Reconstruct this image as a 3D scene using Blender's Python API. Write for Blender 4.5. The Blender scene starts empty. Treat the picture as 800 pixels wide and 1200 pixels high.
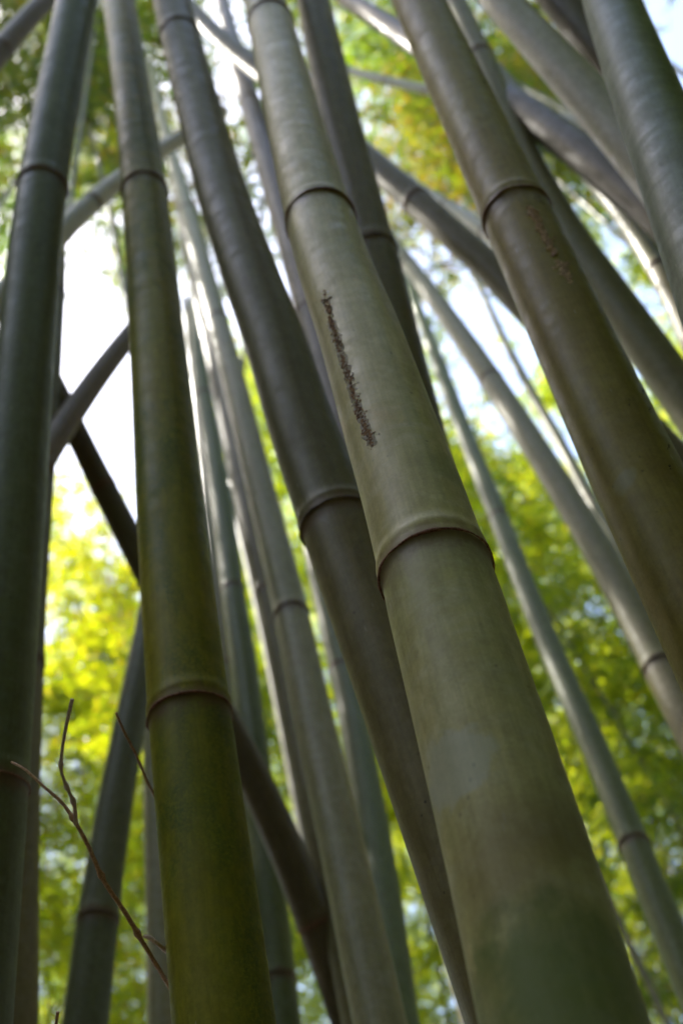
import bpy, math, random
import numpy as np
from mathutils import Vector, Matrix, Quaternion
from mathutils.bvhtree import BVHTree

random.seed(7)
rng = np.random.default_rng(11)
scene = bpy.context.scene
COL = scene.collection

# ------------------------------------------------------------------ camera
PW, PH, F = 800.0, 1200.0, 1300.0
VPX, VPY = 190.0, -430.0                       # where plumb lines meet
CAM = Vector((0.0, 0.0, 1.45))
up_c = Vector((VPX - PW / 2, PH / 2 - VPY, -F)).normalized()
fw_c = Vector((0, 0, -1))
h_c = (fw_c - up_c * fw_c.dot(up_c)).normalized()
x_c = h_c.cross(up_c).normalized()
R = Matrix((x_c, h_c, up_c))                   # camera space -> world
cam_d = bpy.data.cameras.new('camera')
cam = bpy.data.objects.new('camera', cam_d)
COL.objects.link(cam)
cam.matrix_world = Matrix.Translation(CAM) @ R.to_4x4()
cam_d.sensor_fit = 'VERTICAL'
cam_d.sensor_height = 36.0
cam_d.lens = 36.0 * F / PH
cam_d.clip_start = 0.02
cam_d.clip_end = 500
cam_d.dof.use_dof = True
cam_d.dof.focus_distance = 0.80
cam_d.dof.aperture_fstop = 5.5
cam_d.dof.aperture_blades = 0
scene.camera = cam


def at(px, py, d):
    """world point seen at photo pixel (px, py), d metres along the optical axis"""
    return CAM + R @ Vector(((px - PW / 2) / F * d, (PH / 2 - py) / F * d, -d))


def pix(p):
    q = R.transposed() @ (Vector(p) - CAM)
    d = -q.z
    if d < 0.02:
        return None
    return PW / 2 + q.x / d * F, PH / 2 - q.y / d * F, d


# ------------------------------------------------------------------ light
SUN_AZ, SUN_EL = math.radians(-72), math.radians(60)
world = bpy.data.worlds.new('World')
scene.world = world
world.use_nodes = True
wn = world.node_tree.nodes
sky = wn.new('ShaderNodeTexSky')
sky.sky_type = 'NISHITA'
sky.sun_disc = False
sky.sun_elevation = SUN_EL
sky.sun_rotation = SUN_AZ
sky.air_density = 1.0
sky.dust_density = 2.6
sky.ozone_density = 1.2
world.node_tree.links.new(sky.outputs[0], wn['Background'].inputs[0])
wn['Background'].inputs[1].default_value = 0.10
sd = Vector((math.sin(SUN_AZ) * math.cos(SUN_EL), math.cos(SUN_AZ) * math.cos(SUN_EL), math.sin(SUN_EL)))
sl = bpy.data.lights.new('sun', 'SUN')
sl.energy = 2.7
sl.angle = math.radians(0.53)
sl.color = (1.0, 0.95, 0.86)
so = bpy.data.objects.new('sun', sl)
so.rotation_euler = sd.to_track_quat('Z', 'Y').to_euler()
so.location = (0, 0, 20)
COL.objects.link(so)

scene.view_settings.view_transform = 'Standard'
scene.view_settings.look = 'None'
scene.view_settings.gamma = 1.0
scene.view_settings.exposure = 2.65
scene.view_settings.use_curve_mapping = False
scene.render.engine = 'CYCLES'
cy = scene.cycles
cy.use_denoising = True
cy.max_bounces = 8
cy.diffuse_bounces = 4
cy.glossy_bounces = 3
cy.transmission_bounces = 5
cy.transparent_max_bounces = 8
cy.sample_clamp_indirect = 6


# ------------------------------------------------------------------ helpers
def mesh_obj(name, verts, faces, mat, parent=None, smooth=True, attrs=None):
    me = bpy.data.meshes.new(name)
    v = np.asarray(verts, dtype=np.float32)
    me.vertices.add(len(v))
    me.vertices.foreach_set('co', v.ravel())
    if isinstance(faces, np.ndarray):
        k = faces.shape[1]
        n = len(faces)
        loops = faces.ravel().astype(np.int32)
        starts = np.arange(0, n * k, k, dtype=np.int32)
    else:
        n = len(faces)
        loops = np.array([i for f in faces for i in f], dtype=np.int32)
        lens = np.array([len(f) for f in faces])
        starts = np.concatenate(([0], np.cumsum(lens)[:-1])).astype(np.int32)
    me.loops.add(len(loops))
    me.loops.foreach_set('vertex_index', loops)
    me.polygons.add(n)
    me.polygons.foreach_set('loop_start', starts)
    me.update(calc_edges=True)
    me.polygons.foreach_set('use_smooth', np.full(n, smooth))
    if attrs:
        for an, (typ, dom, data) in attrs.items():
            a = me.attributes.new(an, typ, dom)
            key = 'vector' if typ == 'FLOAT_VECTOR' else 'value'
            a.data.foreach_set(key, np.asarray(data, dtype=np.float32).ravel())
    me.materials.append(mat)
    me.validate()
    o = bpy.data.objects.new(name, me)
    COL.objects.link(o)
    if parent is not None:
        o.parent = parent
        o.matrix_parent_inverse = Matrix.Translation(-Vector(parent.location))
    return o


def empty(name, loc, label, cat, group=None):
    o = bpy.data.objects.new(name, None)
    o.empty_display_size = 0.1
    o.location = loc
    o['label'] = label
    o['category'] = cat
    if group:
        o['group'] = group
    COL.objects.link(o)
    return o


class NT:
    def __init__(s, name):
        s.m = bpy.data.materials.new(name)
        s.m.use_nodes = True
        s.t = s.m.node_tree
        s.t.nodes.clear()
        s.out = s.n('ShaderNodeOutputMaterial')

    def n(s, typ, **kw):
        nd = s.t.nodes.new(typ)
        for k, v in kw.items():
            setattr(nd, k, v)
        return nd

    def l(s, a, b):
        s.t.links.new(a, b)

    def val(s, sock, v):
        if hasattr(v, 'is_output'):
            s.l(v, sock)
        else:
            sock.default_value = v

    def math(s, op, a, b=0.0, c=None, clamp=False):
        nd = s.n('ShaderNodeMath', operation=op, use_clamp=clamp)
        s.val(nd.inputs[0], a)
        s.val(nd.inputs[1], b)
        if c is not None:
            s.val(nd.inputs[2], c)
        return nd.outputs[0]

    def vmul(s, v, k):
        nd = s.n('ShaderNodeVectorMath', operation='MULTIPLY')
        s.l(v, nd.inputs[0])
        nd.inputs[1].default_value = k
        return nd.outputs[0]

    def noise(s, vec, scale, detail=3, rough=0.55, dist=0.0):
        nd = s.n('ShaderNodeTexNoise')
        s.l(vec, nd.inputs['Vector'])
        nd.inputs['Scale'].default_value = scale
        nd.inputs['Detail'].default_value = detail
        nd.inputs['Roughness'].default_value = rough
        nd.inputs['Distortion'].default_value = dist
        return nd.outputs['Fac']

    def ramp(s, f, lo, hi, a=0.0, b=1.0):
        nd = s.n('ShaderNodeMapRange', interpolation_type='SMOOTHSTEP')
        s.val(nd.inputs['Value'], f)
        nd.inputs['From Min'].default_value = lo
        nd.inputs['From Max'].default_value = hi
        nd.inputs['To Min'].default_value = a
        nd.inputs['To Max'].default_value = b
        return nd.outputs[0]

    def mix(s, f, a, b, blend='MIX'):
        nd = s.n('ShaderNodeMix', data_type='RGBA', blend_type=blend)
        s.val(nd.inputs[0], f)
        for sk, v in ((nd.inputs[6], a), (nd.inputs[7], b)):
            if hasattr(v, 'is_output'):
                s.l(v, sk)
            else:
                sk.default_value = (*v, 1)
        return nd.outputs[2]


def bamboo_mat(name, c_main, c_patch, c_dirt=(0.075, 0.05, 0.03), patch=0.55, bloom=0.25, rough=0.46,
               stains=(), puckers=(), spec=0.34, seed=0.0, moss=0.0, specks=0.5):
    t = NT(name)
    cyl = t.n('ShaderNodeAttribute', attribute_name='cyl').outputs['Vector']
    nv = t.n('ShaderNodeAttribute', attribute_name='nd').outputs['Fac']
    nd = t.math('MULTIPLY', t.math('SUBTRACT', 3.0, t.math('MULTIPLY', t.math('ABSOLUTE', nv), 3.0)),
                t.math('SUBTRACT', 1.0, t.math('MULTIPLY', t.math('LESS_THAN', nv, -0.001), 2.0)))
    off = t.n('ShaderNodeVectorMath', operation='ADD')
    t.l(cyl, off.inputs[0])
    off.inputs[1].default_value = (seed, seed * 1.7, seed * 2.3)
    p = off.outputs[0]
    ino = t.n('ShaderNodeAttribute', attribute_name='ino').outputs['Fac']
    along = t.vmul(p, (1, 1, 0.05))
    mid = t.vmul(p, (1, 1, 0.4))
    around = t.vmul(p, (1, 1, 2.4))
    big = t.noise(mid, 9, 4, 0.6, 0.6)
    blot = t.noise(around, 26, 5, 0.62, 0.4)
    fib = t.noise(along, 260, 3, 0.6)
    fib2 = t.noise(along, 70, 4, 0.6)
    fine = t.noise(p, 420, 3, 0.7)
    col = t.mix(t.ramp(big, 0.5 - 0.12, 0.5 + 0.12, 0, patch), c_main, c_patch)
    # pale waxy bloom in cloudy patches
    grey = tuple(min(1, 0.3 * (sum(c_main) / 3) + 0.7 * c + 0.05) for c in c_main)
    bl = t.math('MULTIPLY', t.ramp(blot, 0.45, 0.68), bloom)
    col = t.mix(bl, col, grey)
    # warm tan rubs
    rub = t.noise(mid, 17, 5, 0.7, 1.0)
    col = t.mix(t.ramp(rub, 0.56, 0.75, 0, 0.35), col, (c_main[0] * 1.35, c_main[1] * 1.08, c_main[2] * 0.95))
    # fibres and fine grain
    col = t.mix(1.0, col, t.mix(t.ramp(fib, 0.3, 0.7), (0.90, 0.90, 0.89), (1.07, 1.07, 1.07)), 'MULTIPLY')
    col = t.mix(1.0, col, t.mix(t.ramp(fib2, 0.3, 0.7), (0.94, 0.95, 0.93), (1.05, 1.045, 1.05)), 'MULTIPLY')
    col = t.mix(t.ramp(fine, 0.3, 0.7, 0, 0.5), col, t.mix(1.0, col, (0.78, 0.78, 0.74), 'MULTIPLY'))
    mot = t.noise(t.vmul(p, (1, 1, 0.7)), 110, 5, 0.7)
    col = t.mix(1.0, col, t.mix(t.ramp(mot, 0.35, 0.65), (0.91, 0.90, 0.87), (1.07, 1.07, 1.07)), 'MULTIPLY')
    mot2 = t.noise(t.vmul(p, (1, 1, 0.8)), 38, 5, 0.65, 0.8)
    col = t.mix(1.0, col, t.mix(t.ramp(mot2, 0.38, 0.62), (0.93, 0.91, 0.86), (1.05, 1.05, 1.07)), 'MULTIPLY')
    col = t.mix(1.0, col, t.mix(ino, (0.84, 0.88, 0.80), (1.14, 1.08, 1.12)), 'MULTIPLY')
    # fine pale scratches
    sc_ = t.n('ShaderNodeTexVoronoi', feature='F1')
    t.l(t.vmul(p, (1, 1, 0.16)), sc_.inputs['Vector'])
    sc_.inputs['Scale'].default_value = 130
    scm = t.math('MULTIPLY', t.ramp(sc_.outputs['Distance'], 0.11, 0.05), t.ramp(t.noise(p, 21, 3), 0.5, 0.62))
    col = t.mix(t.math('MULTIPLY', scm, 0.45), col, (0.5, 0.47, 0.38))
    # green algae
    if moss > 0:
        ms = t.noise(mid, 13, 6, 0.7, 0.5)
        mk = t.math('MULTIPLY', t.ramp(ms, 0.42, 0.62), t.ramp(t.noise(p, 300, 4, 0.8), 0.35, 0.6))
        col = t.mix(t.math('MULTIPLY', mk, moss), col, (0.075, 0.11, 0.012))
    # dark specks (sooty mould)
    sp = t.n('ShaderNodeTexVoronoi', feature='F1')
    t.l(t.vmul(p, (1, 1, 0.8)), sp.inputs['Vector'])
    sp.inputs['Scale'].default_value = 95
    spd = sp.outputs['Distance']
    spm = t.math('MULTIPLY', t.ramp(spd, 0.16, 0.06), t.ramp(t.noise(p, 33, 3), 0.52, 0.66))
    col = t.mix(t.math('MULTIPLY', spm, specks), col, (0.03, 0.02, 0.013))
    # below and above the node
    nn = t.math('ADD', nd, t.math('MULTIPLY', t.math('SUBTRACT', t.noise(p, 60, 4, 0.7), 0.5), 0.9))
    below = t.math('MULTIPLY', t.ramp(nn, -1.25, -0.05), t.math('LESS_THAN', nd, 0.0))
    col = t.mix(t.math('MULTIPLY', below, 0.42), col, c_dirt)
    above = t.math('MULTIPLY', t.ramp(nn, 1.0, 0.15), t.math('GREATER_THAN', nd, 0.0))
    col = t.mix(t.math('MULTIPLY', above, 0.2), col, (c_main[0] * 1.2, c_main[1] * 1.15, c_main[2] * 0.8))
    line = t.math('MULTIPLY', t.ramp(nn, -0.55, -0.1), t.ramp(nn, 0.42, 0.05))
    col = t.mix(t.math('MULTIPLY', line, 0.6), col, (0.15, 0.075, 0.04))
    for (c, rad, color, stn, soft, amp) in stains:
        g = t.n('ShaderNodeNewGeometry')
        ds = t.n('ShaderNodeVectorMath', operation='DISTANCE')
        t.l(g.outputs['Position'], ds.inputs[0])
        ds.inputs[1].default_value = c
        dd = t.math('ADD', ds.outputs['Value'], t.math('MULTIPLY', t.math('SUBTRACT', t.noise(p, 45, 3, 0.6), 0.5), rad * amp))
        col = t.mix(t.math('MULTIPLY', t.ramp(dd, rad, rad * (1 - soft)), stn), col, color)
    b = t.n('ShaderNodeBsdfPrincipled')
    t.l(col, b.inputs['Base Color'])
    t.l(t.math('ADD', t.ramp(blot, 0.3, 0.7, rough - 0.07, rough + 0.12), t.ramp(fine, 0.3, 0.7, -0.05, 0.05)), b.inputs['Roughness'])
    b.inputs['Specular IOR Level'].default_value = spec
    bp = t.n('ShaderNodeBump')
    bp.inputs['Distance'].default_value = 0.0006
    bp.inputs['Strength'].default_value = 0.55
    hgt = t.math('ADD', t.math('MULTIPLY', fib, 0.35), t.math('ADD', t.math('MULTIPLY', fine, 0.25), t.math('MULTIPLY', fib2, 0.2)))
    t.l(hgt, bp.inputs['Height'])
    nrm = bp.outputs[0]
    if puckers:
        # skin drawn into small cross folds along a healed split
        g = t.n('ShaderNodeNewGeometry')
        mk = 0.0
        for (c, rad) in puckers:
            ds = t.n('ShaderNodeVectorMath', operation='DISTANCE')
            t.l(g.outputs['Position'], ds.inputs[0])
            ds.inputs[1].default_value = c
            mk = t.math('MAXIMUM', t.ramp(ds.outputs['Value'], rad, rad * 0.35), mk)
        fold = t.ramp(t.noise(t.vmul(p, (0.8, 0.8, 3.2)), 75, 2, 0.5), 0.35, 0.68)
        b2 = t.n('ShaderNodeBump')
        b2.inputs['Distance'].default_value = 0.006
        b2.inputs['Strength'].default_value = 0.9
        t.l(t.math('MULTIPLY', mk, fold), b2.inputs['Height'])
        t.l(nrm, b2.inputs['Normal'])
        nrm = b2.outputs[0]
    t.l(nrm, b.inputs['Normal'])
    t.l(b.outputs[0], t.out.inputs[0])
    return t.m


def crust_mat(name, a, b_, scale=600, rough=0.85, bump=0.001):
    t = NT(name)
    g = t.n('ShaderNodeTexCoord').outputs['Object']
    n = t.noise(g, scale, 4, 0.7)
    col = t.mix(t.ramp(n, 0.40, 0.60), a, b_)
    b = t.n('ShaderNodeBsdfPrincipled')
    t.l(col, b.inputs['Base Color'])
    b.inputs['Roughness'].default_value = rough
    bp = t.n('ShaderNodeBump')
    bp.inputs['Distance'].default_value = bump
    t.l(n, bp.inputs['Height'])
    t.l(bp.outputs[0], b.inputs['Normal'])
    t.l(b.outputs[0], t.out.inputs[0])
    return t.m


def leaf_mat(name, stops, trans=0.5):
    t = NT(name)
    a = t.n('ShaderNodeAttribute', attribute_name='rnd').outputs['Fac']
    oi = t.n('ShaderNodeObjectInfo').outputs['Random']
    f = t.math('ADD', a, t.math('MULTIPLY', t.math('SUBTRACT', oi, 0.5), 0.22), clamp=True)
    cr = t.n('ShaderNodeValToRGB')
    el = cr.color_ramp.elements
    while len(el) < len(stops):
        el.new(0.5)
    for e, (pos, c) in zip(el, stops):
        e.position = pos
        e.color = (*c, 1)
    t.l(f, cr.inputs[0])
    col = cr.outputs[0]
    d = t.n('ShaderNodeBsdfDiffuse')
    t.l(col, d.inputs[0])
    tr = t.n('ShaderNodeBsdfTranslucent')
    t.l(t.mix(1.0, col, (1.75, 1.55, 0.55), 'MULTIPLY'), tr.inputs[0])
    gl = t.n('ShaderNodeBsdfGlossy')
    gl.inputs['Roughness'].default_value = 0.35
    gl.inputs[0].default_value = (0.9, 0.9, 0.9, 1)
    m1 = t.n('ShaderNodeMixShader')
    m1.inputs[0].default_value = trans
    t.l(d.outputs[0], m1.inputs[1])
    t.l(tr.outputs[0], m1.inputs[2])
    m2 = t.n('ShaderNodeMixShader')
    m2.inputs[0].default_value = 0.06
    t.l(m1.outputs[0], m2.inputs[1])
    t.l(gl.outputs[0], m2.inputs[2])
    t.l(m2.outputs[0], t.out.inputs[0])
    return t.m


def simple_bamboo(name, a, b_):
    t = NT(name)
    g = t.n('ShaderNodeTexCoord').outputs['Object']
    n = t.noise(t.vmul(g, (1, 1, 0.3)), 6, 4, 0.6)
    oi = t.n('ShaderNodeObjectInfo').outputs['Random']
    col = t.mix(t.math('ADD', t.math('MULTIPLY', n, 0.6), t.math('MULTIPLY', oi, 0.5), clamp=True), a, b_)
    b = t.n('ShaderNodeBsdfPrincipled')
    t.l(col, b.inputs['Base Color'])
    b.inputs['Roughness'].default_value = 0.5
    t.l(b.outputs[0], t.out.inputs[0])
    return t.m


# ------------------------------------------------------------------ ground
def ground_height(x, y):
    return 0.06 * np.sin(x * 0.7 + 1.0) * np.cos(y * 0.55) + 0.03 * np.sin(x * 2.1) * np.sin(y * 1.7 + 0.5)


def build_ground():
    g = np.concatenate((-np.geomspace(220, 12, 14), np.linspace(-11, 11, 67), np.geomspace(12, 220, 14)))
    X, Y = np.meshgrid(g, g)
    Z = ground_height(X, Y) * np.exp(-(np.hypot(X, Y) / 40) ** 2)
    n = len(g)
    v = np.stack((X.ravel(), Y.ravel(), Z.ravel()), 1)
    i = np.arange(n * n).reshape(n, n)
    f = np.stack((i[:-1, :-1].ravel(), i[:-1, 1:].ravel(), i[1:, 1:].ravel(), i[1:, :-1].ravel()), 1)
    t = NT('leaf_litter')
    p = t.n('ShaderNodeTexCoord').outputs['Object']
    vo = t.n('ShaderNodeTexVoronoi')
    t.l(t.vmul(p, (1, 1, 1)), vo.inputs['Vector'])
    vo.inputs['Scale'].default_value = 26
    col = t.mix(t.ramp(t.noise(p, 1.3, 5, 0.6), 0.35, 0.65), (0.13, 0.095, 0.05), (0.07, 0.06, 0.03))
    col = t.mix(0.5, col, t.mix(t.n('ShaderNodeSeparateColor').outputs[0] if False else t.noise(p, 30, 4, 0.7), (0.05, 0.035, 0.02), (0.24, 0.18, 0.10)))
    b = t.n('ShaderNodeBsdfPrincipled')
    t.l(col, b.inputs['Base Color'])
    b.inputs['Roughness'].default_value = 0.9
    bp = t.n('ShaderNodeBump')
    bp.inputs['Distance'].default_value = 0.02
    t.l(vo.outputs['Distance'], bp.inputs['Height'])
    t.l(bp.outputs[0], b.inputs['Normal'])
    t.l(b.outputs[0], t.out.inputs[0])
    o = mesh_obj('ground', v, f, t.m)
    o['kind'] = 'structure'


build_ground()


# ------------------------------------------------------------------ near stems
def catmull(P, n=24):
    P = [Vector(p) for p in P]
    if len(P) == 2:
        return [P[0].lerp(P[1], i / n) for i in range(n + 1)]
    Q = [2 * P[0] - P[1]] + P + [2 * P[-1] - P[-2]]
    out = []
    for i in range(1, len(Q) - 2):
        for k in range(n):
            t = k / n
            a, b, c, d = Q[i - 1], Q[i], Q[i + 1], Q[i + 2]
            out.append(0.5 * ((2 * b) + (c - a) * t + (2 * a - 5 * b + 4 * c - d) * t * t + (3 * b - a - 3 * c + d) * t ** 3))
    out.append(P[-1])
    return out


def centre_line(pts, D, straight):
    """pts: photo (x, y, width) from the top down. Real distance follows from the real diameter D."""
    a = np.array(pts, float)
    s = np.concatenate(([0], np.cumsum(np.hypot(np.diff(a[:, 0]), np.diff(a[:, 1])))))
    k = np.polyfit(s, a[:, 2], 1)
    w = np.maximum(np.polyval(k, s), a[:, 2].min() * 0.8)
    P = [np.array(at(x, y, D * F / ww)) for (x, y, _), ww in zip(a, w)]
    P = np.array(P)
    # pull towards a smooth low-order curve in space so that the stem is as stiff as bamboo is
    q = np.concatenate(([0], np.cumsum(np.linalg.norm(np.diff(P, axis=0), axis=1))))
    deg = min(3 if len(P) > 4 else 2, len(P) - 1)
    fit = np.stack([np.polyval(np.polyfit(q, P[:, i], deg), q) for i in range(3)], 1)
    P = P * (1 - straight) + fit * straight
    return catmull([tuple(p) for p in P])


def extend(line, reach_up, ztop):
    """carry the line on, straight, down into the ground and up past the picture"""
    n = len(line)
    dn = (line[-1] - line[max(0, n - 1 - n // 3)]).normalized()
    dn = (dn * 0.8 + (line[-1] - line[0]).normalized() * 0.2).normalized()
    if dn.z > -0.35:
        dn = (dn + Vector((0, 0, -0.8))).normalized()
    p = line[-1].copy()
    low = []
    while p.z > -0.25 and len(low) < 400:
        step = 0.05
        p = p + dn * step
        dn = (dn + Vector((0, 0, -0.004))).normalized()
        low.append(p.copy())
    upd = (line[0] - line[max(2, n // 4)]).normalized()
    p = line[0].copy()
    high = []
    L = 0
    while L < reach_up and p.z < ztop:
        p = p + upd * 0.06
        L += 0.06
        high.append(p.copy())
    return high[::-1] + line + low


RING = crust_mat('sheath_scar', (0.13, 0.05, 0.03), (0.30, 0.14, 0.085), 500, 0.8, 0.0006)
RING_DARK = crust_mat('dark_sheath_scar', (0.055, 0.035, 0.028), (0.11, 0.075, 0.055), 500, 0.8, 0.0006)
ALL = {}
GROUP = 'stems of the giant bamboo clump'


def stem(key, pts, D, nodes, mat, label, ring=RING, up=1.5, ztop=9.5, seg=48, straight=0.6, spacing=None, bulge=1.0,
         tip=0.6, group=GROUP):
    line = extend(centre_line(pts, D, straight), up, ztop)
    # arc length, from the ground upwards
    line = line[::-1]
    P = np.array([tuple(p) for p in line])
    s = np.concatenate(([0], np.cumsum(np.linalg.norm(np.diff(P, axis=0), axis=1))))
    keep = np.concatenate(([True], np.diff(s) > 1e-5))
    P, s = P[keep], s[keep]
    L = s[-1]
    # where the photo shows nodes
    py = []
    for p in P:
        q = pix(p)
        py.append(q[1] if q and -900 < q[0] < 1700 else 1e5)
    py = np.array(py)
    ns = []
    for y in nodes:
        j = int(np.argmin(np.abs(py - y)))
        ns.append(s[j])
    ns.sort()
    if spacing is None:
        spacing = (ns[1] - ns[0]) if len(ns) > 1 else D * 6.5
        spacing = min(max(spacing, D * 4.5), D * 32)
    if not ns:
        ns = [L * 0.13]
    x = ns[0] - spacing
    while x > 0.05:
        ns.insert(0, x)
        x -= spacing * 0.92
    x = ns[-1] + spacing
    while x < L - 0.1:
        ns.append(x)
        x += spacing
    r0 = D / 2
    # rings of the mesh: coarse along the internode, fine at the node
    S = set(np.round(np.arange(0, L, max(0.012, D * 0.22)), 5))
    for c in ns:
        for d in (-1.2, -0.8, -0.5, -0.3, -0.18, -0.1, -0.05, -0.02, 0.0, 0.02, 0.05, 0.09, 0.14, 0.2, 0.26, 0.32, 0.4, 0.5, 0.65, 0.85, 1.1):
            if 0 < c + d * r0 < L:
                S.add(round(c + d * r0, 5))
    S = np.array(sorted(S))
    C = np.stack([np.interp(S, s, P[:, i]) for i in range(3)], 1)
    for _ in range(6):
        C[1:-1] = 0.25 * C[:-2] + 0.5 * C[1:-1] + 0.25 * C[2:] if False else C[1:-1]
    T = np.gradient(C, S, axis=0)
    T /= np.linalg.norm(T, axis=1)[:, None]
    nsa = np.array(ns)
    near = nsa[np.argmin(np.abs(S[:, None] - nsa[None, :]), axis=1)]
    u = (S - near) / r0
    prof = 1.0 - 0.018 * np.exp(-((u + 0.25) / 0.3) ** 2) * np.where(u < 0, 1, 0) * bulge \
        + np.where(u >= 0, 0.030 * np.exp(-(u / 0.26) ** 2) + 0.030 * np.exp(-((u - 0.34) / 0.13) ** 2), 0.040 * np.exp(-(u / 0.05) ** 2)) * bulge \
        + 0.012 * np.exp(-(u / 1.1) ** 2) * bulge
    seed = hash(key) % 97 / 7.0 if False else (sum(ord(c) for c in key) * 1.37) % 13
    # a ray-marching frame
    ref = Vector((0, 1, 0))
    k = seg
    th = np.arange(k) / k * 2 * math.pi
    N0 = np.cross(T, np.array([0.15, 1.0, 0.1]))
    N0 /= np.linalg.norm(N0, axis=1)[:, None]
    B0 = np.cross(T, N0)
    taper = np.clip(1 - (S / L - tip) / (1 - tip) * 0.35, 0.6, 1.0) if tip < 1 else 1
    wob = 1 + 0.006 * np.sin(2 * th[None, :] + S[:, None] * 3 + seed) + 0.004 * np.sin(3 * th[None, :] - S[:, None] * 5)
    rad = r0 * prof[:, None] * wob * np.asarray(taper).reshape(-1, 1)
    V = C[:, None, :] + rad[:, :, None] * (np.cos(th)[None, :, None] * N0[:, None, :] + np.sin(th)[None, :, None] * B0[:, None, :])
    m = len(S)
    idx = np.arange(m * k).reshape(m, k)
    nx = np.roll(idx, -1, axis=1)
    faces = np.stack((idx[:-1], nx[:-1], nx[1:], idx[1:]), -1).reshape(-1, 4)
    cyl = np.stack((np.cos(th)[None, :] * r0 + 0 * S[:, None], np.sin(th)[None, :] * r0 + 0 * S[:, None], S[:, None] + 0 * th[None, :]), -1)
    ndv = np.repeat((np.where(u < 0, -1, 1) * np.clip(1 - np.abs(u) / 3, 0, 1))[:, None], k, axis=1)
    inov = np.random.default_rng(int(seed * 1000)).uniform(0, 1, len(nsa) + 2)[np.searchsorted(nsa, S + 1e-5)]
    base = C[np.argmin(np.abs(C[:, 2]))]
    root = empty('bamboo_stem', Vector(base), label, 'bamboo stem', group)
    st = mesh_obj('stalk', V.reshape(-1, 3), faces, mat, root,
                  attrs={'cyl': ('FLOAT_VECTOR', 'POINT', cyl.reshape(-1, 3)), 'nd': ('FLOAT', 'POINT', ndv.ravel()),
                         'ino': ('FLOAT', 'POINT', np.repeat(inov, k))})
    # sheath scars: a thin ragged brown rim at every node in reach of the picture
    for c in ns:
        Cc = np.array([np.interp(c, S, C[:, i]) for i in range(3)])
        q = pix(Cc)
        if q is None or not (-60 < q[0] < 860 and -90 < q[1] < 1290):
            continue
        j = int(np.argmin(np.abs(S - c)))
        t_, n_, b_ = T[j], N0[j], B0[j]
        kk, cr = 96, 10
        tt = np.arange(kk) / kk * 2 * math.pi
        ph = np.arange(cr) / cr * 2 * math.pi
        rr = np.random.default_rng(int(c * 1000) % 9999)
        ns1 = np.convolve(np.tile(rr.normal(0, 1, kk), 3), np.ones(5) / 5, 'same')[kk:2 * kk]
        ns2 = np.convolve(np.tile(rr.normal(0, 1, kk), 3), np.ones(9) / 9, 'same')[kk:2 * kk]
        rc = r0 * (1.040 + 0.012 * (bulge - 1)) * (1 + 0.006 * np.sin(2 * tt + seed))
        if tip < 1:
            rc = rc * float(np.interp(c, S, np.asarray(taper)))
        thick = r0 * 0.034 * np.clip(1 + 0.55 * ns1, 0.4, 2)
        lift = r0 * 0.045 * ns2
        W = []
        for i in range(kk):
            rv = math.cos(tt[i]) * n_ + math.sin(tt[i]) * b_
            for jj in range(cr):
                W.append(Cc + rv * (rc[i] + thick[i] * 0.75 * math.cos(ph[jj])) + t_ * (lift[i] + thick[i] * 1.0 * math.sin(ph[jj])))
        ii = np.arange(kk * cr).reshape(kk, cr)
        a1 = np.roll(ii, -1, axis=0)
        f2 = np.stack((ii, a1, np.roll(a1, -1, axis=1), np.roll(ii, -1, axis=1)), -1).reshape(-1, 4)
        mesh_obj('node_ring', np.array(W), f2, ring, root)
    ALL[key] = dict(root=root, stalk=st, C=C, S=S, T=T, r0=r0, V=V.reshape(-1, 3), faces=faces, L=L)
    return root


# colours of the stems
OL = bamboo_mat('olive_bamboo', (0.29, 0.25, 0.022), (0.22, 0.215, 0.008), bloom=0.08, seed=2.0, moss=0.9, spec=0.2)
E_PTS = [(310, 0, 48), (370, 240, 78), (424, 400, 98), (456, 500, 110), (491, 600, 124), (546, 800, 145), (606, 1000, 170), (660, 1200, 196)]
G_PTS = [(490, 0, 57), (533, 100, 66), (583, 200, 75), (628, 300, 84), (672, 400, 92), (716, 500, 100), (765, 600, 108), (865, 800, 126), (965, 1000, 142)]
E_LINE = [(p, pix(p)) for p in centre_line(E_PTS, 0.08, 0.7)]
G_LINE = [(p, pix(p)) for p in centre_line(G_PTS, 0.08, 0.8)]


def P3(px, py, w, line=None, r=0.04):
    """point on the near face of a stem, seen at photo pixel (px, py)"""
    best = min(line or E_LINE, key=lambda q: (q[1][0] - px) ** 2 + (q[1][1] - py) ** 2)
    d0 = best[1][2]
    off = min(math.hypot(best[1][0] - px, best[1][1] - py) * d0 / F, r * 0.98)
    return tuple(at(px, py, d0 - math.sqrt(r * r - off * off) * 0.95))


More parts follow.
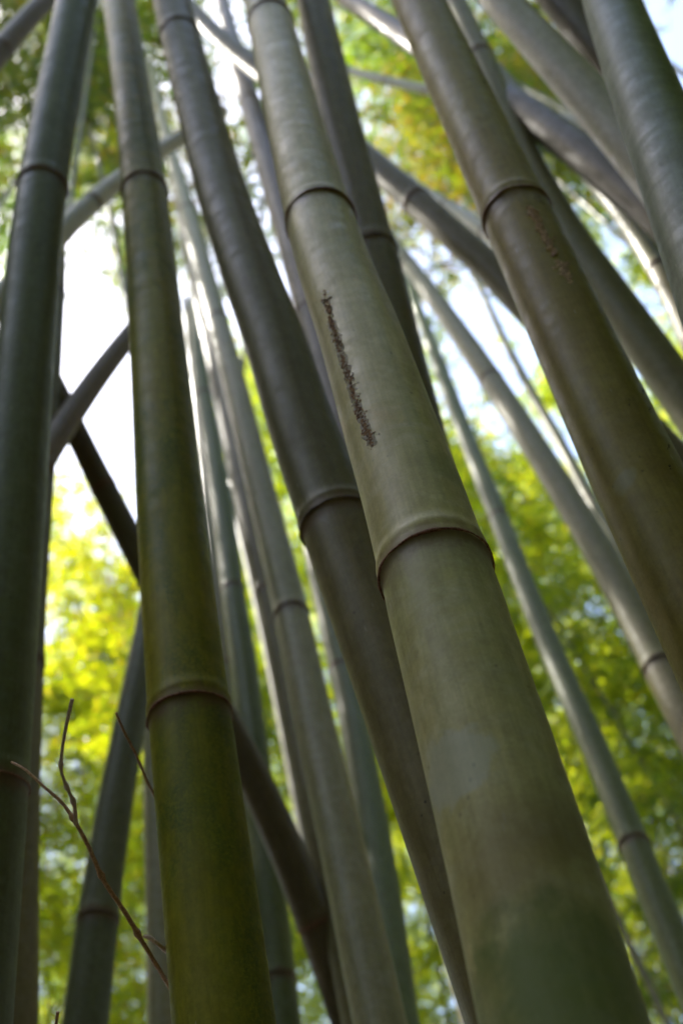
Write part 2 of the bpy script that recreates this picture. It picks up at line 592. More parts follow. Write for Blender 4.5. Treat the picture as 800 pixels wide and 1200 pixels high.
ALMOND = (0.33, 0.27, 0.17)
e_st = [
    (P3(535, 905, 165), 0.028, (0.44, 0.45, 0.40), 0.5, 0.25, 1.0),
    (P3(505, 960, 168), 0.020, (0.36, 0.36, 0.29), 0.30, 0.3, 0.6),
    (P3(600, 1010, 175), 0.046, (0.20, 0.135, 0.045), 0.50, 0.8, 0.8),
    (P3(660, 980, 175), 0.040, (0.16, 0.115, 0.04), 0.5, 0.8, 0.8),
    (P3(670, 1140, 190), 0.056, (0.085, 0.13, 0.03), 0.6, 0.5, 1.2),
    (P3(600, 1200, 195), 0.046, (0.12, 0.16, 0.045), 0.5, 0.3, 0.8),
    (P3(438, 540, 112), 0.009, (0.62, 0.42, 0.25), 0.6, 0.8, 1.2),
    (P3(446, 565, 114), 0.009, (0.62, 0.42, 0.25), 0.5, 0.8, 1.2),
    (P3(454, 590, 117), 0.010, (0.56, 0.42, 0.25), 0.5, 0.8, 1.2),
    (P3(470, 620, 118), 0.018, (0.40, 0.36, 0.2), 0.35, 0.8, 1.0),
    (P3(350, 300, 85), 0.030, (0.37, 0.34, 0.28), 0.45, 0.8, 0.8),
    (P3(520, 560, 112), 0.030, (0.16, 0.19, 0.07), 0.45, 0.7, 0.8),
    (P3(400, 420, 98), 0.034, (0.46, 0.38, 0.28), 0.35, 0.8, 0.6),
    (P3(386, 365, 92), 0.012, (0.55, 0.44, 0.34), 0.5, 0.8, 0.8),
    (P3(400, 410, 95), 0.012, (0.55, 0.44, 0.34), 0.5, 0.8, 0.8),
    (P3(415, 465, 100), 0.012, (0.55, 0.44, 0.34), 0.5, 0.8, 0.8),
]
EM = bamboo_mat('pale_green_bamboo', (0.55, 0.47, 0.255), (0.41, 0.375, 0.15), bloom=0.5, seed=5.3, stains=e_st, puckers=[(P3(x_, y_, w_), 0.0115) for x_, y_, w_ in ((383, 352, 91), (388, 374, 92), (394, 396, 94), (401, 418, 96), (408, 440, 99), (414, 462, 101), (421, 484, 104), (429, 505, 107))], patch=0.6)
g_st = [
    (P3(735, 570, 108, G_LINE), 0.016, (0.33, 0.32, 0.22), 0.4, 0.3, 0.9),
    (P3(690, 470, 98, G_LINE), 0.018, (0.22, 0.14, 0.07), 0.35, 0.8, 1.2),
    (P3(672, 325, 86, G_LINE), 0.012, (0.26, 0.16, 0.10), 0.4, 0.7, 1.0),
    (P3(560, 60, 68, G_LINE), 0.02, (0.30, 0.30, 0.24), 0.35, 0.6, 1.2),
]
GM = bamboo_mat('brownish_olive_bamboo', (0.31, 0.245, 0.06), (0.26, 0.165, 0.045), bloom=0.2, seed=8.1, stains=g_st)
GREY = bamboo_mat('grey_green_bamboo', (0.31, 0.28, 0.155), (0.24, 0.235, 0.10), bloom=0.45, seed=1.2)
BLUE = bamboo_mat('blue_green_bamboo', (0.155, 0.168, 0.095), (0.12, 0.135, 0.065), bloom=0.35, seed=3.9)
DARK = bamboo_mat('dark_olive_bamboo', (0.18, 0.15, 0.065), (0.145, 0.125, 0.045), bloom=0.25, seed=6.4, specks=0.9)
BROWN = bamboo_mat('brown_grey_bamboo', (0.195, 0.150, 0.111), (0.130, 0.098, 0.069), bloom=0.3, seed=9.7)
DBROWN = bamboo_mat('dark_brown_bamboo', (0.135, 0.105, 0.062), (0.095, 0.074, 0.044), bloom=0.15, seed=10.7)
PALE = bamboo_mat('pale_grey_bamboo', (0.598, 0.559, 0.507), (0.494, 0.468, 0.403), bloom=0.4, seed=4.4)
GREEN = bamboo_mat('fresh_green_bamboo', (0.15, 0.18, 0.065), (0.11, 0.145, 0.04), bloom=0.35, seed=7.7)
OLIVE2 = bamboo_mat('soft_olive_bamboo', (0.234, 0.221, 0.098), (0.195, 0.169, 0.065), bloom=0.3, seed=0.7)

# the big foreground stems
stem('E', E_PTS,
     0.08, [25, 257, 672], EM, 'thickest pale green bamboo stem, central, with a crusted dark scar down its side', seg=128, up=2.5, tip=0.75, straight=0.7)
stem('B', [(140, 0, 37), (166, 200, 53), (186, 400, 65), (199, 600, 77), (217, 800, 92), (242, 1000, 106), (263, 1200, 122)],
     0.08, [230, 838], OL, 'mossy olive green stem left of centre, nearly upright, touching the end of the dry twig', seg=112, up=2.5, tip=0.75, straight=0.7)
stem('G', G_PTS,
     0.08, [255], GM, 'thick brownish olive stem with a short chain of tan lumps just below its ring', seg=112, up=2.5, tip=0.75, straight=0.8,
     spacing=1.1)
stem('A', [(90, 0, 48), (51, 212, 55), (31, 400, 64), (16, 600, 74), (-12, 900, 90), (-38, 1200, 106)],
     0.08, [224, 930], BLUE, 'blue green stem filling the left edge of the picture, grey towards its top', seg=96, up=2.5, tip=0.75, ring=RING)
stem('C', [(201, 0, 46), (211, 40, 49), (252, 200, 56), (289, 310, 62), (325, 400, 70), (352, 500, 78), (389, 600, 86), (427, 700, 94), (466, 800, 101), (540, 1000, 116), (612, 1200, 130)],
     0.08, [46, 618], DARK, 'dark olive stem passing close behind the left side of the thick scarred stem', seg=80, up=2.5, tip=0.75, ring=RING_DARK)
stem('H', [(706, -40, 58), (715, 0, 64), (738, 60, 72), (760, 120, 80), (795, 210, 92), (850, 350, 110)],
     0.08, [-60], BLUE, 'thick dark green stem cutting across the top right corner with a pale lit left edge', seg=80, up=1.5, tip=1.1, spacing=2.5)
# stems behind
stem('F', [(367, 0, 42), (397, 140, 49), (428, 260, 55), (446, 330, 58), (470, 450, 65), (560, 800, 82), (640, 1200, 104)],
     0.08, [299], DARK, 'dark grey stem hugging the right side of the thick scarred stem near the top', up=2.0, ring=RING_DARK, spacing=1.6)
stem('J', [(390, -12, 23), (415, 2, 24), (457, 32, 27), (592, 120, 36), (665, 163, 40), (730, 215, 46), (810, 290, 54)],
     0.075, [700], DBROWN, 'dark brown stem slanting across the upper right behind the olive stem with tan lumps', up=1.5, ztop=8, spacing=2.5, straight=0.95)
stem('K', [(180, -40, 20), (228, 14, 22), (265, 52, 24), (345, 115, 28), (432, 190, 32), (480, 228, 34), (530, 275, 36), (575, 313, 37), (612, 358, 39), (700, 445, 42), (800, 550, 46)],
     0.075, [1400], DARK, 'dark slanting stem crossing behind the scarred stem and the olive stem with tan lumps', up=1.5, ztop=8, spacing=2.5)
stem('I', [(560, -30, 46), (585, 0, 48), (650, 70, 52), (712, 140, 57), (780, 220, 62), (860, 320, 70)],
     0.085, [1500], PALE, 'pale sunlit stem, blurred, slanting down behind the dark green top right stem', up=1.2, ztop=8, spacing=2.5)
stem('IA', [(560, 60, 26), (610, 118, 28), (660, 168, 30), (705, 214, 32), (750, 275, 35), (792, 350, 38), (830, 430, 42)],
     0.07, [318], OLIVE2, 'thin grey olive stem just under the pale sunlit stem, at the upper right edge', up=0.4, ztop=8, ring=RING_DARK, spacing=1.8)
stem('IB', [(615, -50, 48), (650, -8, 50), (700, 55, 53), (760, 130, 57), (840, 240, 62)],
     0.09, [1500], BROWN, 'brownish grey blurred stem in the top right, above the pale sunlit one', up=1.2, ztop=8)
stem('L', [(560, 60, 34), (615, 180, 39), (660, 270, 44), (707, 335, 47), (755, 400, 49), (806, 472, 52), (860, 550, 56)],
     0.075, [1300], GREY, 'grey green stem emerging along the right side of the olive stem with tan lumps', up=1.2, spacing=2.5)
stem('M', [(430, 170, 15), (478, 212, 17), (520, 238, 18), (572, 275, 20), (640, 330, 22)],
     0.06, [900], PALE, 'short length of pale thin stem above the dark slanting stem, left of the tan lumps', up=0.3, seg=32)
stem('N', [(390, 78, 13), (420, 86, 14), (455, 95, 14), (495, 104, 15), (560, 118, 16)],
     0.055, [900], PALE, 'thin pale stem lying almost level at the top between two dark stems', up=0.2, seg=32)
stem('P', [(440, 245, 19), (458, 285, 20), (508, 347, 23), (546, 400, 25), (572, 440, 27), (610, 500, 30), (672, 600, 35), (725, 690, 39), (768, 772, 43), (830, 890, 49)],
     0.075, [447, 785], GREY, 'slim grey green stem ending behind the left side of the brownish olive stem', up=1.0, ring=RING_DARK, spacing=1.3)
stem('R', [(568, 350, 10), (592, 402, 12), (625, 465, 13), (652, 510, 14), (682, 568, 15), (720, 640, 17), (765, 725, 19)],
     0.05, [900], OLIVE2, 'thinnest stem, running down behind the slim grey green stem beside the olive stem', up=0.8, seg=32, spacing=1.5)
stem('Q', [(455, 275, 12), (482, 345, 14), (504, 400, 16), (541, 500, 19), (583, 603, 23), (618, 700, 26), (661, 800, 30), (697, 872, 33), (740, 980, 37), (766, 1050, 39), (818, 1180, 43)],
     0.065, [606, 992], GREEN, 'slim green stem running down to the lower right corner, darker green below its last ring', up=1.0, ring=RING_DARK)
stem('S', [(176, 72, 13), (190, 140, 15), (217, 235, 18), (253, 372, 24), (275, 450, 28), (312, 600, 35), (341, 712, 41), (366, 840, 47), (402, 1000, 54), (445, 1200, 64)],
     0.075, [377, 722], GREY, 'greyish stem with two dark rings between the mossy stem and the dark olive stem', up=1.5, ring=RING_DARK, spacing=1.4)
stem('S2', [(196, 165, 15), (232, 330, 20), (255, 430, 24), (290, 600, 30), (322, 720, 33), (346, 840, 37), (378, 980, 42), (400, 1080, 46), (425, 1200, 50)],
     0.075, [400], DARK, 'dark stem mostly hidden behind the left edge of the greyish stem with two rings', up=1.0, ring=RING_DARK, spacing=1.6)
stem('T', [(226, 300, 17), (234, 430, 20), (250, 520, 22), (265, 620, 25), (273, 700, 28), (289, 800, 31), (310, 1000, 37), (332, 1200, 44)],
     0.07, [694], GREEN, 'green stem showing along the right side of the mossy olive stem', up=1.0, ring=RING_DARK, spacing=1.3)
stem('T2', [(222, 395, 12), (236, 520, 15), (248, 640, 17), (262, 800, 20), (285, 1000, 24), (305, 1200, 28)],
     0.06, [1500], DARK, 'thin dark stem squeezed between the mossy olive stem and the green one', up=0.6, seg=32, spacing=2)
stem('U', [(176, 363, 33), (150, 396, 34), (120, 434, 36), (88, 480, 38), (60, 524, 40), (30, 572, 42)],
     0.075, [548], BROWN, 'brown stem crossing from the mossy stem down behind the left edge stems', up=0.01, ztop=8, ring=RING_DARK, spacing=1.4)
stem('V', [(66, 150, 27), (62, 300, 32), (57, 400, 36), (47, 520, 41), (32, 680, 47), (22, 850, 53), (17, 1000, 58), (12, 1200, 66)],
     0.078, [780], DARK, 'almost black stem just behind the blue green stem at the left edge', up=1.0, ring=RING_DARK, spacing=1.3)
stem('W', [(68, 462, 40), (93, 512, 40), (122, 570, 40), (150, 625, 40), (190, 708, 41), (240, 805, 40), (290, 895, 43), (327, 972, 44), (366, 1072, 47), (402, 1170, 50), (430, 1260, 53)],
     0.078, [573, 1086], DBROWN, 'brown grey stem sloping down to the right behind the mossy stem', up=0.3, ztop=8, spacing=1.1)
stem('Y', [(196, 590, 33), (180, 700, 37), (162, 800, 41), (146, 880, 44), (130, 970, 47), (116, 1075, 50), (100, 1200, 53)],
     0.078, [1080], BLUE, 'green grey stem leaning up to the right behind the branching dry twig', up=0.4, ring=RING_DARK, spacing=1.2)
stem('Z', [(175, 500, 24), (178, 700, 30), (183, 850, 33), (188, 1000, 37), (194, 1200, 42)],
     0.075, [1500], GREY, 'straight upright grey stem half hidden behind the left side of the mossy stem', up=0.6, spacing=2.0)
stem('AA', [(110, -62, 26), (60, -6, 27), (30, 25, 29), (2, 58, 31), (-50, 115, 34)],
     0.075, [900], BROWN, 'grey brown stem cutting across the top left corner', up=0.8, ztop=8)
stem('AB', [(230, 150, 26), (180, 182, 27), (138, 214, 29), (110, 236, 30), (78, 266, 32), (40, 310, 34)],
     0.075, [238], PALE, 'pale grey stem slanting between the left edge stem and the mossy stem, near the top', up=0.2, ztop=8, spacing=1.4)
stem('AC', [(260, 0, 20), (276, 60, 22), (293, 122, 25), (322, 215, 31), (350, 310, 37), (380, 420, 43), (430, 600, 53), (500, 850, 66), (590, 1200, 84)],
     0.075, [122], BROWN, 'slim grey brown stem showing left of the scarred stem near the top', up=1.2, ring=RING_DARK, spacing=1.6)
stem('AD', [(352, 560, 24), (366, 640, 26), (381, 712, 29), (400, 780, 32), (416, 850, 35), (432, 950, 40), (447, 1050, 44), (467, 1200, 50)],
     0.075, [785], GREEN, 'green stem rising behind the right side of the greyish stem, dark ring at mid height', up=0.5, ring=RING_DARK, spacing=1.4)

# ------------------------------------------------------------------ scars, lumps and twigs
ICO_V, ICO_F = None, None


def ico(sub=1):
    import bmesh
    bm = bmesh.new()
    bmesh.ops.create_icosphere(bm, subdivisions=sub, radius=1)
    v = np.array([x.co[:] for x in bm.verts])
    f = np.array([[q.index for q in p.verts] for p in bm.faces])
    bm.free()
    return v, f


IV, IF = ico(2)


def surface_hit(key, px, py):
    a = ALL[key]
    if 'bvh' not in a:
        a['bvh'] = BVHTree.FromPolygons([tuple(v) for v in a['V']], [tuple(int(i) for i in f) for f in a['faces']])
    d = (at(px, py, 1.0) - CAM).normalized()
    loc, nor, _, _ = a['bvh'].ray_cast(CAM, d)
    if loc is None:
        return None
    if nor.dot(d) > 0:
        nor = -nor
    j = int(np.argmin(np.linalg.norm(a['C'] - np.array(loc), axis=1)))
    return loc, nor, Vector(a['T'][j])


def lumps(name, key, path, width, count, size, mat, parent, side=0.0, flat=0.6, elong=1.0, sideways=False, rs=3):
    """crumbly clods strewn along a path given in photo pixels on the face of a stem"""
    rr = random.Random(rs)
    V, Fa = [], []
    n = 0
    wv = [rr.uniform(0.35, 1.6) for _ in range(40)]
    for i in range(count):
        t = rr.random() * (len(path) - 1)
        k = int(t)
        fr = t - k
        x = path[k][0] * (1 - fr) + path[k + 1][0] * fr
        y = path[k][1] * (1 - fr) + path[k + 1][1] * fr
        sgn = rr.choice((-1, 1))
        wf = wv[int(t * 3) % 40] * min(1.0, 0.35 + 1.2 * (len(path) - 1 - t)) * min(1.0, 0.5 + t)
        if rr.random() > 0.3 + 0.7 * wf:
            continue
        x += (rr.gauss(0, width * wf) if side == 0 else sgn * (side + abs(rr.gauss(0, width))))
        y += rr.gauss(0, 1.5)
        h = surface_hit(key, x, y)
        if not h:
            continue
        loc, nor, ax = h
        tan = nor.cross(ax).normalized()
        s = size * rr.uniform(0.45, 1.3)
        v = IV.copy()
        v = v * (1 + 0.17 * np.random.default_rng(rr.randrange(9999)).normal(0, 1, (len(v), 1)).clip(-1.2, 1.2))
        e = elong
        A = Matrix((tan, ax, nor)).transposed()
        sc = np.array([s * (e if sideways else 1), s * (1 if sideways else e), s * flat])
        v = (v * sc) @ np.array(A).T + np.array(loc - nor * s * flat * 0.25)
        V.append(v)
        Fa.append(IF + n)
        n += len(v)
    return mesh_obj(name, np.concatenate(V), np.concatenate(Fa), mat, parent, smooth=False)


SC_D = crust_mat('scar_crumbs', (0.07, 0.03, 0.018), (0.46, 0.25, 0.14), 420)
SC_P = crust_mat('scar_rim_pale', (0.80, 0.74, 0.74), (0.50, 0.38, 0.30), 700)
TAN = crust_mat('tan_lumps', (0.22, 0.12, 0.08), (0.80, 0.55, 0.38), 420)
PIT = crust_mat('dark_buds', (0.02, 0.012, 0.008), (0.07, 0.04, 0.025), 900)

ep = [(380, 342), (386, 368), (393, 392), (401, 418), (408, 440), (414, 462), (422, 486), (428, 500), (433, 512), (436, 521)]
rE = ALL['E']['root']
rG = ALL['G']['root']
o = lumps('scar', 'E', ep, 1.75, 1000, 0.00125, SC_D, rE, flat=0.8, rs=1)
o['label'] = 'crumbly dark brown scar running down the stem'
o = lumps('scar_rim', 'E', ep, 1.1, 420, 0.00115, SC_P, rE, side=3.2, flat=0.7, rs=2)
lumps('scar_crust', 'E', ep[2:], 2.2, 240, 0.0010, SC_P, rE, flat=1.1, rs=31)
lumps('scar_speckle', 'E', [(428, 505), (434, 518), (437, 528)], 3.5, 26, 0.0006, SC_D, rE, rs=4)


gp = [(620, 244), (628, 256), (634, 270), (642, 284), (650, 298)]
o = lumps('gall_chain', 'G', gp, 1.7, 170, 0.0028, TAN, rG, flat=0.8, rs=5)
o['label'] = 'chain of tan crumbly lumps below the ring'
lumps('gall_cluster', 'G', [(655, 306), (662, 318), (669, 330)], 4.0, 110, 0.0024, TAN, rG, flat=0.45, rs=6)
lumps('bud', 'G', [(566, 92), (569, 97)], 0.8, 8, 0.0016, PIT, rG, rs=7)
lumps('bud', 'G', [(752, 455), (756, 462)], 1.0, 9, 0.0013, PIT, rG, rs=8)
lumps('bud', 'G', [(628, 228), (638, 240)], 1.5, 16, 0.0013, PIT, rG, rs=9)
for k_, (x_, y_) in enumerate([(600, 160), (782, 520), (784, 545), (760, 478), (737, 470)]):
    lumps('bud', 'G', [(x_, y_), (x_ + 1, y_ + 5)], 0.8, 5, 0.0009, PIT, rG, rs=20 + k_)


def branch_mesh(name, pts, rads, mat, parent, knots=(), seg=12):
    P = catmull(pts, 16)
    n = len(P)
    Rr = np.interp(np.linspace(0, len(rads) - 1, n), np.arange(len(rads)), rads)
    sl_ = np.concatenate(([0], np.cumsum([(P[i + 1] - P[i]).length for i in range(n - 1)])))
    for kt in knots:
        Rr = Rr * (1 + 0.75 * np.exp(-((sl_ - kt * sl_[-1]) / 0.003) ** 2))
    V = []
    prev = None
    for i in range(n):
        t_ = (P[min(i + 1, n - 1)] - P[max(i - 1, 0)]).normalized()
        a = t_.cross(Vector((0.3, 0.8, 0.1))).normalized()
        b = t_.cross(a)
        for j in range(seg):
            th = j / seg * 2 * math.pi
            rj = Rr[i] * (1 + 0.08 * math.sin(3 * th + i))
            V.append(P[i] + (a * math.cos(th) + b * math.sin(th)) * rj)
    V = [tuple(v) for v in V]
    Fa = []
    for i in range(n - 1):
        for j in range(seg):
            Fa.append((i * seg + j, i * seg + (j + 1) % seg, (i + 1) * seg + (j + 1) % seg, (i + 1) * seg + j))
    Fa.append(tuple(range(seg))[::-1])
    Fa.append(tuple((n - 1) * seg + j for j in range(seg)))
    return mesh_obj(name, V, Fa, mat, parent)


TW = crust_mat('dry_twig_bark', (0.38, 0.19, 0.10), (0.58, 0.34, 0.19), 500, 0.6, 0.0004)
TWP = crust_mat('weathered_twig_bark', (0.66, 0.50, 0.42), (0.50, 0.34, 0.26), 500, 0.6, 0.0004)
TWG = 'dry twigs at the lower left'
dB = 0.80
main_pts = [(215, 1185, 0.95), (198, 1155, 0.92), (172, 1112, 0.875), (146, 1068, 0.865), (122, 1032, 0.86), (104, 992, 0.86), (90, 966, 0.86), (74, 942, 0.865), (52, 922, 0.87), (30, 902, 0.88), (14, 893, 0.89)]
mp = [at(*q) for q in main_pts]
tw = empty('dry_twig', mp[0], 'long reddish brown dry twig with a forked pale side shoot, lower left', 'twig', TWG)
branch_mesh('twig_stalk', [tuple(p) for p in mp], [0.0018, 0.0018, 0.0017, 0.0015, 0.0012, 0.0009], TW, tw, knots=(0.42, 0.60, 0.76))
sp_ = [at(*q) for q in [(89, 966, 0.86), (87, 942, 0.855), (78, 921, 0.85), (72, 902, 0.85), (73, 880, 0.85), (78, 850, 0.85), (85, 819, 0.85)]]
branch_mesh('side_shoot', [tuple(p) for p in sp_], [0.0018, 0.0013, 0.0011, 0.0012, 0.0013, 0.0015], TWP, tw, knots=(0.2, 0.33, 0.5))
q1 = [at(*q) for q in [(136, 835, 0.97), (146, 858, 0.98), (160, 885, 0.99), (172, 915, 1.0), (182, 934, 1.03), (196, 965, 1.05)]]
tw2 = empty('dry_twig', q1[-1], 'short straight reddish twig slanting up from the left edge of the mossy stem', 'twig', TWG)
branch_mesh('twig_stalk', [tuple(p) for p in q1], [0.0010, 0.0012, 0.0013, 0.0015], TW, tw2, knots=(0.9,))
q2 = [at(*q) for q in [(168, 1097, 0.90), (176, 1099, 0.90), (186, 1107, 0.90), (195, 1114, 0.92), (207, 1122, 0.95)]]
tw3 = empty('dry_twig', q2[-1], 'pale broken stub of twig beside the lower left edge of the mossy stem', 'twig', TWG)
branch_mesh('twig_stalk', [tuple(p) for p in q2], [0.0012, 0.0019, 0.0015, 0.0022, 0.0018], TWP, tw3, knots=(0.75,))
q3 = [at(*q) for q in [(68, 1186, 0.85), (66, 1200, 0.85), (62, 1225, 0.85), (50, 1300, 0.86)]]
tw4 = empty('dry_twig', q3[-1], 'dark twig tip poking up at the very bottom of the picture near the left', 'twig', TWG)
branch_mesh('twig_stalk', [tuple(p) for p in q3], [0.0013, 0.0011, 0.0013, 0.0014], TW, tw4, knots=(0.15,))


# ------------------------------------------------------------------ leafy bamboo behind
def leaf_batch(centres, dirs, lens, wid, nrm):
    """folded lance-shaped leaves: 6 points, two quads each"""
    d = dirs / np.linalg.norm(dirs, axis=1)[:, None]
    s = np.cross(d, nrm)
    s /= np.linalg.norm(s, axis=1)[:, None] + 1e-9
    u = np.cross(s, d)
    L = lens[:, None]
    W = wid[:, None]
    p0 = centres
    p1 = centres + d * L * 0.30 + s * W * 0.5 + u * W * 0.12
    p2 = centres + d * L * 0.72 + s * W * 0.38 - u * L * 0.03
    p3 = centres + d * L - u * L * 0.12
    p4 = centres + d * L * 0.72 - s * W * 0.38 - u * L * 0.03
    p5 = centres + d * L * 0.30 - s * W * 0.5 + u * W * 0.12
    n = len(d)
    V = np.stack((p0, p1, p2, p3, p4, p5), 1).reshape(-1, 3)
    b = np.arange(n)[:, None] * 6
    Fq = np.concatenate((b + np.array([[0, 1, 2, 3]]), b + np.array([[0, 3, 4, 5]])), 0)
    fidx = np.concatenate((np.arange(n), np.arange(n)))
    return V, Fq, fidx


def tube(P, rad, seg=6):
    P = np.asarray(P)
    T = np.gradient(P, axis=0)
    T /= np.linalg.norm(T, axis=1)[:, None] + 1e-9
    A = np.cross(T, np.array([0.31, 0.9, 0.17]))
    A /= np.linalg.norm(A, axis=1)[:, None]
    B = np.cross(T, A)
    th = np.arange(seg) / seg * 2 * math.pi
    V = P[:, None, :] + np.asarray(rad)[:, None, None] * (np.cos(th)[None, :, None] * A[:, None, :] + np.sin(th)[None, :, None] * B[:, None, :])
    m = len(P)
    i = np.arange(m * seg).reshape(m, seg)
    nx = np.roll(i, -1, axis=1)
    return V.reshape(-1, 3), np.stack((i[:-1], nx[:-1], nx[1:], i[1:]), -1).reshape(-1, 4)


def make_plant(H, lean, d0, crown0, spray_n, leaf_l, lm, sm, seed, br_len=(0.5, 1.25), droop=0.5, arch=0.0):
    """one slender bamboo at the origin: stem with nodes, branches, leaves. returns meshes only"""
    r = np.random.default_rng(seed)
    n = 60
    t = np.linspace(0, 1, n)
    az = r.uniform(0, 2 * math.pi)
    bend = lean * (t ** 2.2)
    P = np.stack((np.cos(az) * bend, np.sin(az) * bend, H * t - arch * H * t ** 4), 1)
    sp = 0.34
    tt = np.linspace(0, 1, 420)
    Q = np.stack([np.interp(tt, t, P[:, i]) for i in range(3)], 1)
    rad = d0 / 2 * (1 - 0.88 * tt ** 1.4)
    ph = (tt * H / sp) % 1.0
    rad = rad * (1 + 0.14 * np.exp(-((ph - 0.5) / 0.05) ** 2))
    sv, sf = tube(Q, rad, 8)
    bv, bf, nb = [], [], 0
    C, Dr, Nn = [], [], []
    k = int(H / sp)
    for i in range(int(k * crown0), k):
        f = i / k
        base = np.array([np.interp(f, t, P[:, c]) for c in range(3)])
        for j in range(4):
            a = r.uniform(0, 2 * math.pi)
            ln = r.uniform(*br_len) * (1.15 - 0.75 * max(0, f - 0.45) / 0.55) * (0.6 + 0.8 * min(1, (f - crown0) / 0.2 + 0.3))
            el = r.uniform(0.25, 0.95)
            m = 7
            s = np.linspace(0, 1, m)
            hx = np.stack((np.cos(a) * ln * s * math.cos(el), np.sin(a) * ln * s * math.cos(el), ln * (math.sin(el) * s - droop * s ** 2.2)), 1)
            B = base + hx
            v, q = tube(B, 0.0055 * (1.1 - s), 4)
            bv.append(v)
            bf.append(q + nb)
            nb += len(v)
            u = r.uniform(0.2, 1.0, spray_n)
            c = np.stack([np.interp(u, s, B[:, x]) for x in range(3)], 1) + r.normal(0, 0.07, (spray_n, 3))
            aa = r.uniform(0, 2 * math.pi, spray_n)
            hd = np.stack((np.cos(aa), np.sin(aa), r.uniform(-0.9, 0.25, spray_n)), 1)
            nl = 9
            hh = np.repeat(hd, nl, axis=0)
            C.append(np.repeat(c, nl, axis=0) + hh * 0.025 * np.tile(np.arange(nl), spray_n)[:, None])
            Dr.append(hh + r.normal(0, 0.45, hh.shape))
            Nn.append(np.array([0, 0, 1.0]) + r.normal(0, 0.5, hh.shape))
    C, Dr, Nn = np.concatenate(C), np.concatenate(Dr), np.concatenate(Nn)
    ll = r.uniform(0.6, 1.2, len(C)) * leaf_l
    lv, lf, fi = leaf_batch(C, Dr, ll, ll * 0.17, Nn)
    rn = np.clip(r.normal(0.5, 0.18, len(C)) + 0.22 * (C[:, 2] / H - 0.7), 0, 1)
    root = empty('slender_bamboo', (0, 0, 0), 'x', 'bamboo')
    a = mesh_obj('stalk', sv, sf, sm, root)
    b = mesh_obj('branches', np.concatenate(bv), np.concatenate(bf), sm, root)
    b['kind'] = 'stuff'
    c = mesh_obj('foliage', lv, lf, lm, root, smooth=False, attrs={'rnd': ('FLOAT', 'FACE', rn[fi])})
    return root, (a, b, c)


LM_G = leaf_mat('bamboo_leaf_green', [(0.0, (0.04, 0.09, 0.012)), (0.35, (0.09, 0.19, 0.012)), (0.6, (0.17, 0.27, 0.015)), (0.82, (0.27, 0.27, 0.02)), (1.0, (0.26, 0.15, 0.03))], 0.55)
LM_Y = leaf_mat('bamboo_leaf_yellow', [(0.0, (0.09, 0.18, 0.012)), (0.3, (0.20, 0.32, 0.012)), (0.6, (0.36, 0.44, 0.015)), (0.85, (0.46, 0.46, 0.02)), (1.0, (0.36, 0.20, 0.03))], 0.6)
LM_M = leaf_mat('bamboo_leaf_mixed', [(0.0, (0.03, 0.07, 0.012)), (0.35, (0.08, 0.14, 0.012)), (0.6, (0.20, 0.24, 0.015)), (0.8, (0.26, 0.17, 0.03)), (1.0, (0.22, 0.11, 0.04))], 0.58)
LM_B = leaf_mat('bamboo_leaf_brownish', [(0.0, (0.03, 0.055, 0.012)), (0.4, (0.07, 0.10, 0.015)), (0.65, (0.13, 0.115, 0.02)), (0.85, (0.17, 0.10, 0.03)), (1.0, (0.13, 0.07, 0.03))], 0.5)
SM = simple_bamboo('grove_stem', (0.10, 0.10, 0.055), (0.17, 0.15, 0.10))

protos = {
    'low1': make_plant(12.3, 1.4, 0.05, 0.42, 17, 0.108, LM_Y, SM, 1),
    'low2': make_plant(13.5, 1.8, 0.055, 0.42, 17, 0.108, LM_Y, SM, 2),
    'grn1': make_plant(12.5, 1.6, 0.055, 0.34, 18, 0.108, LM_G, SM, 3),
    'grn2': make_plant(14.5, 2.0, 0.06, 0.38, 18, 0.108, LM_G, SM, 4),
    'brn1': make_plant(12.0, 1.5, 0.05, 0.32, 17, 0.12, LM_B, SM, 5),
    'shade_bush1': make_plant(7.0, 0.9, 0.035, 0.06, 20, 0.15, LM_G, SM, 8),
    'pole1': make_plant(13.0, 1.6, 0.06, 0.58, 9, 0.11, LM_Y, SM, 9),
    'high1': make_plant(17.0, 2.2, 0.06, 0.63, 8, 0.12, LM_M, SM, 6, br_len=(0.6, 1.6)),
    'shade_high3': make_plant(16.0, 1.8, 0.065, 0.55, 21, 0.13, LM_G, SM, 10, br_len=(0.6, 1.6)),
    'shade_dense1': make_plant(8.6, 0.5, 0.045, 0.30, 22, 0.13, LM_G, SM, 12, br_len=(0.5, 1.0)),
    'high2': make_plant(18.0, 2.8, 0.065, 0.64, 8, 0.12, LM_G, SM, 7, br_len=(0.6, 1.6)),
}
used = set()
GROVE_LABEL = 'slender leafy bamboo out of focus in the grove around the big stems'  # unseen plants added for shade carry this label too
GROVE_GROUP = 'slender bamboos of the grove behind'


def place(kind, x, y, rz, sc=1.0, label=GROVE_LABEL, group=GROVE_GROUP):
    root, parts = protos[kind]
    if kind not in used:
        used.add(kind)
        o = root
    else:
        o = root.copy()
        COL.objects.link(o)
        for p in parts:
            c = p.copy()
            COL.objects.link(c)
            c.parent = o
            c.matrix_parent_inverse = Matrix.Identity(4)
    o.location = (x, y, float(ground_height(x, y)) - 0.03)
    o.rotation_euler = (0, 0, rz)
    o.scale = (sc, sc, sc)
    o['label'] = label
    o['group'] = group
    return o


pr = random.Random(5)


def ring_of(n, az0, az1, d0, d1, kinds, smin=0.85, smax=1.1, **kw):
    for i in range(n):
        az = math.radians(az0 + (az1 - az0) * (i + pr.uniform(0.1, 0.9)) / n)
        d = pr.uniform(d0, d1)
        place(pr.choice(kinds), math.sin(az) * d, math.cos(az) * d, pr.uniform(0, 6.28), pr.uniform(smin, smax), **kw)


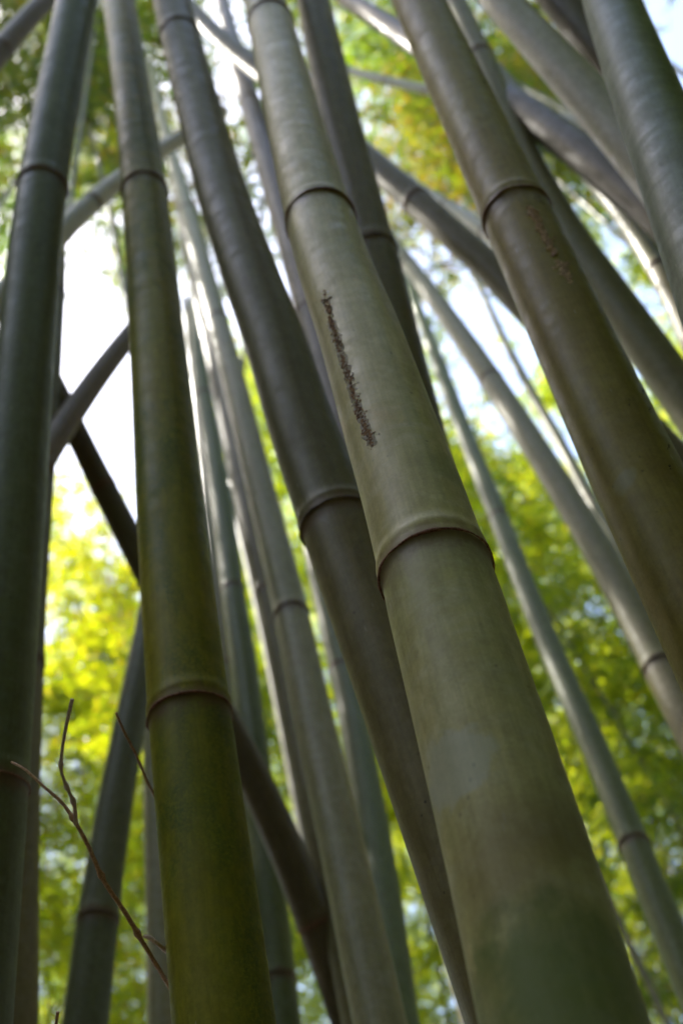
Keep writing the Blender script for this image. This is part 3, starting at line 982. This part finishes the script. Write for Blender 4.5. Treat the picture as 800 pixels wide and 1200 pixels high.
# in front: three depths of grove
ring_of(22, -52, 62, 7.0, 9.0, ['low1', 'low2', 'low1', 'grn1'], 0.85, 1.0)
ring_of(22, -58, 66, 9.5, 13.0, ['low1', 'low2', 'low1', 'brn1', 'low2'], 0.9, 1.1)
ring_of(20, -62, 70, 13.5, 20.0, ['low2', 'low1', 'brn1', 'grn2'], 0.95, 1.2)
ring_of(26, -50, 55, 6.3, 10.5, ['pole1'], 0.85, 1.05)
ring_of(9, 12, 52, 9.0, 13.5, ['low1', 'low2', 'brn1'], 0.9, 1.1)
ring_of(4, -6, 12, 9.0, 13.5, ['low1', 'low2'], 0.9, 1.05)
# tall ones whose crowns reach over: some in line with the big stems in front of them, the rest to either side
HK = dict(label='tall slender bamboo whose leafy top hangs over the picture', group='tall bamboos with overhanging tops')
for px_, py_, d_ in ((600, 1000, 3.5), (560, 900, 4.4), (242, 1000, 3.6), (225, 900, 4.5), (500, 900, 4.0), (-30, 1000, 3.8), (400, 1080, 4.3), (905, 1000, 3.6), (860, 900, 4.4)):
    v_ = at(px_, py_, 1.0) - CAM
    a_ = math.atan2(v_.x, v_.y)
    place(pr.choice(['high1', 'high2']), math.sin(a_) * d_, math.cos(a_) * d_, pr.uniform(0, 6.28), pr.uniform(0.98, 1.08), **HK)
ring_of(7, -62, -26, 3.2, 4.8, ['high1', 'high2'], 0.98, 1.1, **HK)
ring_of(7, 27, 62, 3.2, 4.8, ['high1', 'high2'], 0.98, 1.1, **HK)
# to the sides and behind the camera
ring_of(20, 62, 215, 2.8, 4.6, ['shade_bush1'], 0.85, 1.15)  # unseen low plants, this ring and the next, added to darken the stems
ring_of(12, 215, 300, 4.5, 6.5, ['shade_bush1'], 0.85, 1.15)
ring_of(8, 60, 170, 3.0, 6.0, ['high1', 'high2'], 0.8, 1.0)  # unseen overhead canopy added to cut skylight from behind and the right
ring_of(13, 66, 195, 5.0, 8.5, ['grn1', 'grn2', 'brn1', 'low2'], 0.85, 1.05)
for a_, d_ in ((-57, 3.3), (-62, 4.2), (-66, 2.9), (-70, 3.7), (-74, 4.6), (-77, 3.1), (-82, 3.9), (-87, 3.2), (-94, 4.1), (-52, 4.4)):
    place('shade_dense1', math.sin(math.radians(a_)) * d_, math.cos(math.radians(a_)) * d_, pr.uniform(0, 6.28), (2.85 + 1.73 * d_) / 8.6)  # unseen plants added as sun blockers, height set to shade only the lower stems
ring_of(5, 268, 312, 4.6, 7.5, ['shade_high3', 'high1'], 0.88, 1.0)  # tall crowns added out of view on the sun side to block and dapple sunlight
ring_of(24, 66, 300, 9.0, 14.0, ['grn1', 'grn2', 'brn1', 'low2'], 0.9, 1.1)
for k_ in protos:
    if k_ not in used:
        root, parts = protos[k_]
        for p in parts:
            bpy.data.objects.remove(p)
        bpy.data.objects.remove(root)
